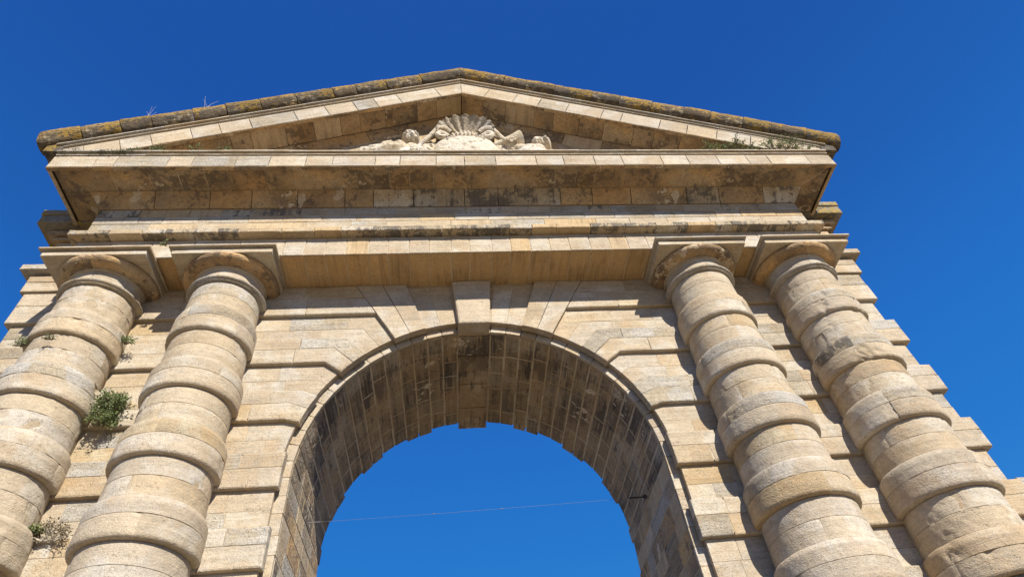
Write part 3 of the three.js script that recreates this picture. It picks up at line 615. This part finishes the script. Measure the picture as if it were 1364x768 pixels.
// ------------------------------------------------------------------ carved relief in the pediment
{
  const relief = P('carved_relief');
  // a carving raised from the tympanum: the nearest of many rounded forms, over a grid
  const carve = (x0, x1, y0, y1, z0, h, step = .014, wear = 1) => {
    const nx = Math.ceil((x1 - x0) / step), ny = Math.ceil((y1 - y0) / step), pos = [], uv = [], idx = [], keep = [];
    for (let j = 0; j <= ny; j++) for (let i = 0; i <= nx; i++) { const x = x0 + (x1 - x0) * i / nx, y = y0 + (y1 - y0) * j / ny; let d = h(x, y); if (d > .01 && wear) d += ((fbm3(x * 26, y * 26, 1, 2) - .5) * .022 - Math.max(0, fbm3(x * 7, y * 7, 5, 2) - .60) * .16) * wear; keep.push(d > .002); pos.push(x, y, z0 + d); uv.push(x / TILE, (y + d) / TILE); }
    for (let j = 0; j < ny; j++) for (let i = 0; i < nx; i++) { const a = j * (nx + 1) + i, b = a + nx + 1; if (keep[a] || keep[b] || keep[a + 1] || keep[b + 1]) idx.push(a, a + 1, b, b, a + 1, b + 1); }
    const g = new THREE.BufferGeometry(); g.setAttribute('position', new THREE.Float32BufferAttribute(pos, 3)); g.setAttribute('uv', new THREE.Float32BufferAttribute(uv, 2)); g.setIndex(idx); g.computeVertexNormals(); return g;
  };
  const ell = (x, y, cx, cy, rx, ry, d, rot = 0) => { const c = Math.cos(rot), s = Math.sin(rot), u = ((x - cx) * c + (y - cy) * s) / rx, v = (-(x - cx) * s + (y - cy) * c) / ry, q = 1 - u * u - v * v; return q > 0 ? d * Math.sqrt(q) : 0; };
  const limb = (x, y, ax, ay, bx, by, ra, rb, da, db) => { const dx = bx - ax, dy = by - ay, t = Math.max(0, Math.min(1, ((x - ax) * dx + (y - ay) * dy) / (dx * dx + dy * dy))), r = ra + (rb - ra) * t, d = Math.hypot(x - ax - dx * t, y - ay - dy * t) / r; return d < 1 ? (da + (db - da) * t) - r + r * Math.sqrt(1 - d * d) + 0 : 0; };
  const W = M.white[0];
  // scallop shell
  mesh('shell', carve(-.64, .72, 7.25, 8.45, .90, (x, y) => {
    const dx = (x - .04) / .64, dy = (y - 7.34) / .57, r = Math.hypot(dx, dy), a = Math.atan2(dx, dy); if (dy < -.15) return 0;
    const edge = .97; if (r > edge || Math.abs(a) > 1.75) return 0;
    const rib = Math.cos(a * 17); return .085 + .34 * Math.pow(r, 2.2) + .022 * (rib > 0 ? Math.pow(rib, .6) : -Math.pow(-rib, .8)) * Math.min(1, r * 2) + Math.max(0, .22 - r) * .5;
  }, .012, .7), M.grey[4], relief);  // greyer than the other carvings: the shade on the shell is put into its colour
  mesh('shell_fringe', carve(-.42, .50, 7.12, 7.62, .92, (x, y) => { const q = ell(x, y, .04, 7.34, .40, .16, .26); return q > 0 ? q + .025 * Math.sin(x * 75) : 0; }), W, relief);
  // bulging shield
  mesh('shield', carve(-.72, .80, 5.86, 7.5, .90, (x, y) => { const u = Math.abs(x - .03) / .70, v = Math.abs(y - 6.5) / .76, q = 1 - Math.pow(u, 3) - Math.pow(v, 3); return q > 0 ? Math.min(.09, q * 2) + .30 * Math.pow(q, .55) : 0; }, .014, .9), W, relief);
  const petals = (cx, cy, rot) => carve(cx - .22, cx + .22, cy - .2, cy + .2, 1.20, (x, y) => { let m = 0; for (let k = 0; k < 5; k++) { const a = rot + (k - 2) * .62; m = Math.max(m, ell(x, y, cx + Math.cos(a) * .10, cy + Math.sin(a) * .10, .055, .032, .06, a)); } return m; }, .01);
  mesh('shield_emblem', petals(-.24, 6.90, 2.4), W, relief); mesh('shield_emblem', petals(.30, 6.93, .7), W, relief);
  // scrolled straps on the shoulders of the shield
  const strap = (pts, r) => new THREE.TubeGeometry(new THREE.CatmullRomCurve3(pts.map(p => V(...p))), 40, r, 8);
  for (const s of [-1, 1]) {
    const x = v => .03 + s * v;
    mesh('scroll', metricUV(strap([[x(.30), 7.33, 1.16], [x(.42), 7.43, 1.20], [x(.56), 7.40, 1.22], [x(.66), 7.26, 1.20], [x(.78), 7.08, 1.16], [x(.95), 6.88, 1.10], [x(1.0), 6.6, 1.05]], .050)), W, relief);
    mesh('scroll', metricUV(strap([[x(.36), 7.20, 1.12], [x(.50), 7.28, 1.17], [x(.58), 7.20, 1.18], [x(.52), 7.10, 1.18], [x(.42), 7.12, 1.16]], .062)), W, relief);
    mesh('scroll', metricUV(strap([[x(.62), 7.36, 1.06], [x(.78), 7.22, 1.06], [x(.92), 7.05, 1.05], [x(1.06), 6.85, 1.0]], .045)), W, relief);
  }
  mesh('drapery', carve(-2.1, 2.1, 5.86, 7.3, .895, (x, y) => {
    const e = 1 - Math.pow(Math.abs(x) / 2.05, 2.4), top = 6.55 + .52 * Math.max(0, e) + (noise3(x * 4, 1, 2) - .5) * .3; if (y > top) return 0;
    return Math.min(.20, (top - y) * 1.6) * (.75 + .25 * e) + (fbm3(x * 9 + y * 5, y * 4 - x * 3, 2, 3) - .5) * .14 * Math.min(1, (top - y) * 8);
  }, .014, 1.2), W, relief);
  // reclining figure beside the shield, curly head turned down
  mesh('reclining_figure', carve(-2.25, -.55, 5.86, 7.6, .895, (x, y) => {
    let m = 0; m = Math.max(m, ell(x, y, -1.50, 6.76, .46, .28, .36, .1), ell(x, y, -1.20, 6.45, .45, .45, .30), limb(x, y, -1.35, 6.86, -2.06, 6.74, .18, .12, .32, .24), limb(x, y, -1.1, 6.9, -.75, 6.65, .16, .13, .24, .22), ell(x, y, -.80, 6.85, .24, .44, .22, .3));
    const hd = Math.max(ell(x, y, -1.07, 7.17, .19, .23, .36, .5), ell(x, y, -1.13, 7.30, .20, .16, .34, .3));
    if (hd > 0) { const c = fbm3(x * 15, y * 15, 4, 2); m = Math.max(m, hd + (Math.abs(c - .5) * 4 - .4) * .055); }
    const fold = ell(x, y, -.80, 7.0, .30, .30, .20); if (fold > 0) m = Math.max(m, fold + (noise3(x * 22 + y * 14, y * 5 - x * 5, 2) - .5) * .09);
    return m;
  }), W, relief);
  // figure on the other side: hand on the shield, head tilted back, a horn between them
  mesh('leaning_figure', carve(.62, 2.2, 5.86, 7.5, .895, (x, y) => {
    let m = Math.max(ell(x, y, 1.42, 6.56, .46, .36, .32), limb(x, y, 1.55, 6.74, .98, 6.78, .16, .11, .30, .28), ell(x, y, .95, 6.78, .30, .30, .22), ell(x, y, 1.28, 6.80, .14, .13, .26), limb(x, y, 1.6, 6.6, 2.0, 6.45, .18, .12, .26, .2));
    m = Math.max(m, ell(x, y, .98, 6.80, .13, .12, .34)); for (let k = 0; k < 4; k++) m = Math.max(m, limb(x, y, .98 + k * .035, 6.80 + k * .022, .83 + k * .06, 6.92 + k * .035, .026, .019, .38, .33));
    m = Math.max(m, ell(x, y, 1.56, 7.03, .15, .175, .34, -.7), ell(x, y, 1.53, 6.90, .06, .07, .30));
    const hair = ell(x, y, 1.72, 7.06, .15, .21, .32, .35); if (hair > 0) m = Math.max(m, hair + Math.sin(x * 46 + y * 30) * .022);
    return m;
  }), W, relief);
  { const g = new THREE.LatheGeometry([[.03, -.42], [.07, -.3], [.11, -.12], [.16, .08], [.20, .20], [.185, .205], [.13, .08]].map(p => new THREE.Vector2(...p)), 24); g.rotateZ(-1.2); g.translate(1.02, 7.10, 1.08); mesh('horn', metricUV(g), W, relief); }
}

// ------------------------------------------------------------------ cable across the arch
{
  const g = thing('tension_cable', 'thin steel cable strung across the arch opening from a dark hook', 'cable');
  const steel = new THREE.MeshStandardMaterial({ color: new THREE.Color().setRGB(.16, .16, .17), roughness: .6, metalness: .2 }), dark = new THREE.MeshStandardMaterial({ color: new THREE.Color().setRGB(.03, .03, .03), roughness: .6, metalness: .5 });
  const A = V(-2.58, Y0 - .003, -1.332), B = V(2.58, Y0 + .044, -1.269), mid_ = A.clone().lerp(B, .5).add(V(0, -.03, 0));
  const c = new THREE.QuadraticBezierCurve3(A, mid_, B);
  mesh('wire', new THREE.TubeGeometry(c, 60, .0018, 6), steel, g);
  const bar = new THREE.TubeGeometry(new THREE.LineCurve3(c.getPoint(.948), B), 4, .011, 8); mesh('turnbuckle', bar, dark, g);
  mesh('hook', new THREE.TorusGeometry(.028, .009, 8, 20).translate(B.x - .01, B.y, B.z), dark, g);
  mesh('clip', new THREE.TubeGeometry(new THREE.LineCurve3(A, c.getPoint(.035)), 4, .008, 6), steel, g);
  for (const t of [.36, .56]) { const p = c.getPoint(t); mesh('cable_tag', new THREE.CapsuleGeometry(.007, .03, 3, 6).rotateZ(Math.PI / 2).translate(p.x, p.y, p.z), steel, g); }
}

// ------------------------------------------------------------------ plants rooted in the joints
const leafM = (r, g, b) => new THREE.MeshPhysicalMaterial({ color: new THREE.Color().setRGB(r, g, b), roughness: .75, side: THREE.DoubleSide, transmission: .25, thickness: 0 });
const LEAF = [leafM(.17, .215, .075), leafM(.27, .33, .11), leafM(.11, .14, .055)], DRYLEAF = leafM(.16, .12, .055), STEM = mat(limeMap, limeBump, [.16, .11, .07], .004), STRAW = new THREE.MeshStandardMaterial({ color: new THREE.Color().setRGB(.55, .50, .42), roughness: .9, side: THREE.DoubleSide });
function leafGeo(list) { // list of [pos, dir, len, width]
  const pos = [], uv = []; for (const [p, d, l, w] of list) {
    const side = new THREE.Vector3().crossVectors(d, V(rnd() - .5, rnd() - .5, rnd() - .5)).normalize().multiplyScalar(w / 2), n = new THREE.Vector3().crossVectors(d, side).normalize().multiplyScalar(w * .25);
    const tip = p.clone().addScaledVector(d, l), m = p.clone().addScaledVector(d, l * .5), a = m.clone().add(side).add(n), b = m.clone().sub(side).add(n);
    for (const q of [p, a, m, m, a, tip, p, m, b, m, tip, b]) { pos.push(q.x, q.y, q.z); uv.push(q.x, q.y); }
  } return geoFrom(pos, uv);
}
function plant(name, label, category, at, o, group) {
  const g = thing(name, label, category, group); g.position.copy(at);
  const leaves = [[], [], []], stems = [];
  for (let i = 0; i < o.stems; i++) {
    const d = V(R(-1, 1) * o.spread[0], R(o.rise[0], o.rise[1]), R(.1, 1) * o.spread[1]).normalize(), L = o.size * R(.55, 1.05);
    const bend = V(R(-.2, .2), o.droop ?? -.15, R(-.1, .2)).multiplyScalar(L);
    const c = new THREE.QuadraticBezierCurve3(V(R(-.5, .5) * o.foot, 0, R(-.2, .2) * o.foot), d.clone().multiplyScalar(L * .55), d.clone().multiplyScalar(L).add(bend));
    stems.push(new THREE.TubeGeometry(c, 6, o.stemR ?? .004, 4));
    for (let k = 0; k < o.leaves; k++) { const t = o.bare + (1 - o.bare) * Math.sqrt(rnd()), p = c.getPoint(Math.min(1, t)), dd = V(R(-1, 1), R(-.5, 1), R(-.6, 1)).normalize(); p.addScaledVector(dd, rnd() * o.fluff); leaves[rnd() < .5 ? 0 : rnd() < .5 ? 1 : 2].push([p, dd, o.leaf * R(.6, 1.3), o.leaf * R(.5, .85)]); }
  }
  mesh('stem', mergeGeometries(stems), o.dry ? STRAW : STEM, g);
  leaves.forEach((l, i) => { if (l.length) mesh('foliage', leafGeo(l), o.dry ? DRYLEAF : LEAF[i], g); });
  return g;
}
plant('shrub', 'dense round dark green shrub rooted between the paired banded columns', 'shrub', V(-5.20, Y0 + 1.03, .09), { stems: 76, spread: [.8, .85], rise: [-.95, 1.3], size: .345, droop: -.02, leaves: 26, leaf: .036, fluff: .06, foot: .10, bare: .25 });
plant('dry_shrub', 'brownish half dry shrub on the wall ledge between the paired columns', 'shrub', V(-5.22, Y0 - .83, .10), { stems: 34, spread: [1.2, .6], rise: [.1, .9], size: .30, leaves: 16, leaf: .026, fluff: .05, foot: .22, bare: .3, dry: true });
plant('weed', 'small green weed at the foot of the dry shrub', 'weed', V(-5.36, Y0 - .80, .16), { stems: 14, spread: [.8, .8], rise: [.3, 1], size: .16, leaves: 12, leaf: .035, fluff: .03, foot: .1, bare: .2 });
plant('weed', 'small green weed beside the top band of the outer lichened column', 'weed', V(-5.38, Y0 + 2.28, .22), { stems: 16, spread: [.8, .9], rise: [-.2, 1], size: .17, leaves: 12, leaf: .032, fluff: .03, foot: .06, bare: .2 });
plant('weed', 'grey green weed clinging under the top band of the outer column', 'weed', V(-6.52, Y0 + 1.92, .62), { stems: 16, spread: [1.2, .8], rise: [-.1, .8], size: .16, leaves: 12, leaf: .026, fluff: .03, foot: .12, bare: .2 });
plant('weed', 'dark tuft of dead moss on the outer column drum', 'moss', V(-5.98, Y0 + 1.76, .90), { stems: 14, spread: [1.4, .5], rise: [-.1, .4], size: .10, leaves: 8, leaf: .018, fluff: .02, foot: .10, bare: .1 });
plant('weed', 'tiny sprout on the abacus corner above the inner left column', 'weed', V(-4.98, Y0 + 3.70, 1.02), { stems: 7, spread: [1, .5], rise: [.2, 1], size: .12, leaves: 8, leaf: .028, fluff: .02, foot: .03, bare: .2 });
const onC = (px, y = 5.845, z = 1.50) => V(px, Y0 + y, z);
[[4.85, .24, 7, 'first'], [5.12, .33, 13, 'second'], [5.42, .36, 14, 'third'], [5.72, .28, 10, 'fourth'], [6.25, .46, 18, 'fifth'], [6.50, .52, 18, 'sixth'], [6.85, .28, 9, 'seventh']].forEach(([x, s, n, nth]) =>
  plant('cornice_weed', `leafy green weed of the clump on the cornice ledge, ${nth} counting away from the relief`, 'weed', onC(x, 5.84, 1.54 - rnd() * .08), { stems: n, spread: [1, .7], rise: [.3, 1.2], size: s, leaves: 14, leaf: .036, fluff: .035, foot: .16, bare: .25 }, 'weeds in the clump on the cornice ledge'));
for (const [x, s, n, l] of [[-6.05, .16, 12, 'small weed rooted in the mossy end of the cornice ledge'], [-5.62, .20, 16, 'bushy little weed on the cornice ledge away from the big clump'], [-5.02, .32, 7, 'taller spindly weed on the cornice ledge before the raking soffit'], [-4.46, .15, 10, 'bright little weed standing alone on the cornice ledge'], [-1.02, .12, 9, 'small weed on the cornice ledge below the carved reclining figure']])
  plant('ledge_weed', l, 'weed', onC(x), { stems: n, spread: [.9, .5], rise: [.4, 1.3], size: s, leaves: 10, leaf: .032, fluff: .025, foot: .06, bare: .25 });
for (const [x, y, l] of [[-6.15, 6.96, 'wisp of dry grass stalks on the lichened coping nearer its lower end'], [-5.16, 7.36, 'wisp of dry grass stalks on the lichened coping farther up the slope']]) {
  const g = thing('dry_grass', l, 'weed'); g.position.set(x, Y0 + y + .06, 1.62); const st = [];  // a wisp of dry grass, listed under the weed category
  for (let i = 0; i < 7; i++) { const d = V(R(-.35, .25), 1, R(-.2, .3)), L = R(.2, .55); if (i < 5) st.push(new THREE.TubeGeometry(new THREE.QuadraticBezierCurve3(V(R(-.06, .06), -.05, 0), d.clone().multiplyScalar(L * .6), d.clone().multiplyScalar(L).add(V(R(-.1, .12), -.03, 0))), 6, .0016, 4)); }
  mesh('stalk', mergeGeometries(st), STRAW, g);
}
{ // moss cushion on the end of the ledge
  const list = []; for (let i = 0; i < 1500; i++) { const x = -7.25 + 1.25 * rnd(), p = V(x, 5.80 + R(-.05, .05) * (1 + noise3(x * 5, 0, 0)), 1.57 + R(-.02, .03)); if (noise3(x * 6, p.y * 20, 3) > .42) list.push([p, V(R(-1, 1), R(-.4, .8), R(.2, 1)).normalize(), R(.012, .03), R(.008, .016)]); }
  const m = mesh('moss', leafGeo(list), leafM(.075, .07, .022), scene); m.position.y = Y0; m.userData = { label: 'olive moss creeping over the end of the cornice mouldings', category: 'moss', kind: 'stuff' };
}
renderer.render(scene, camera);
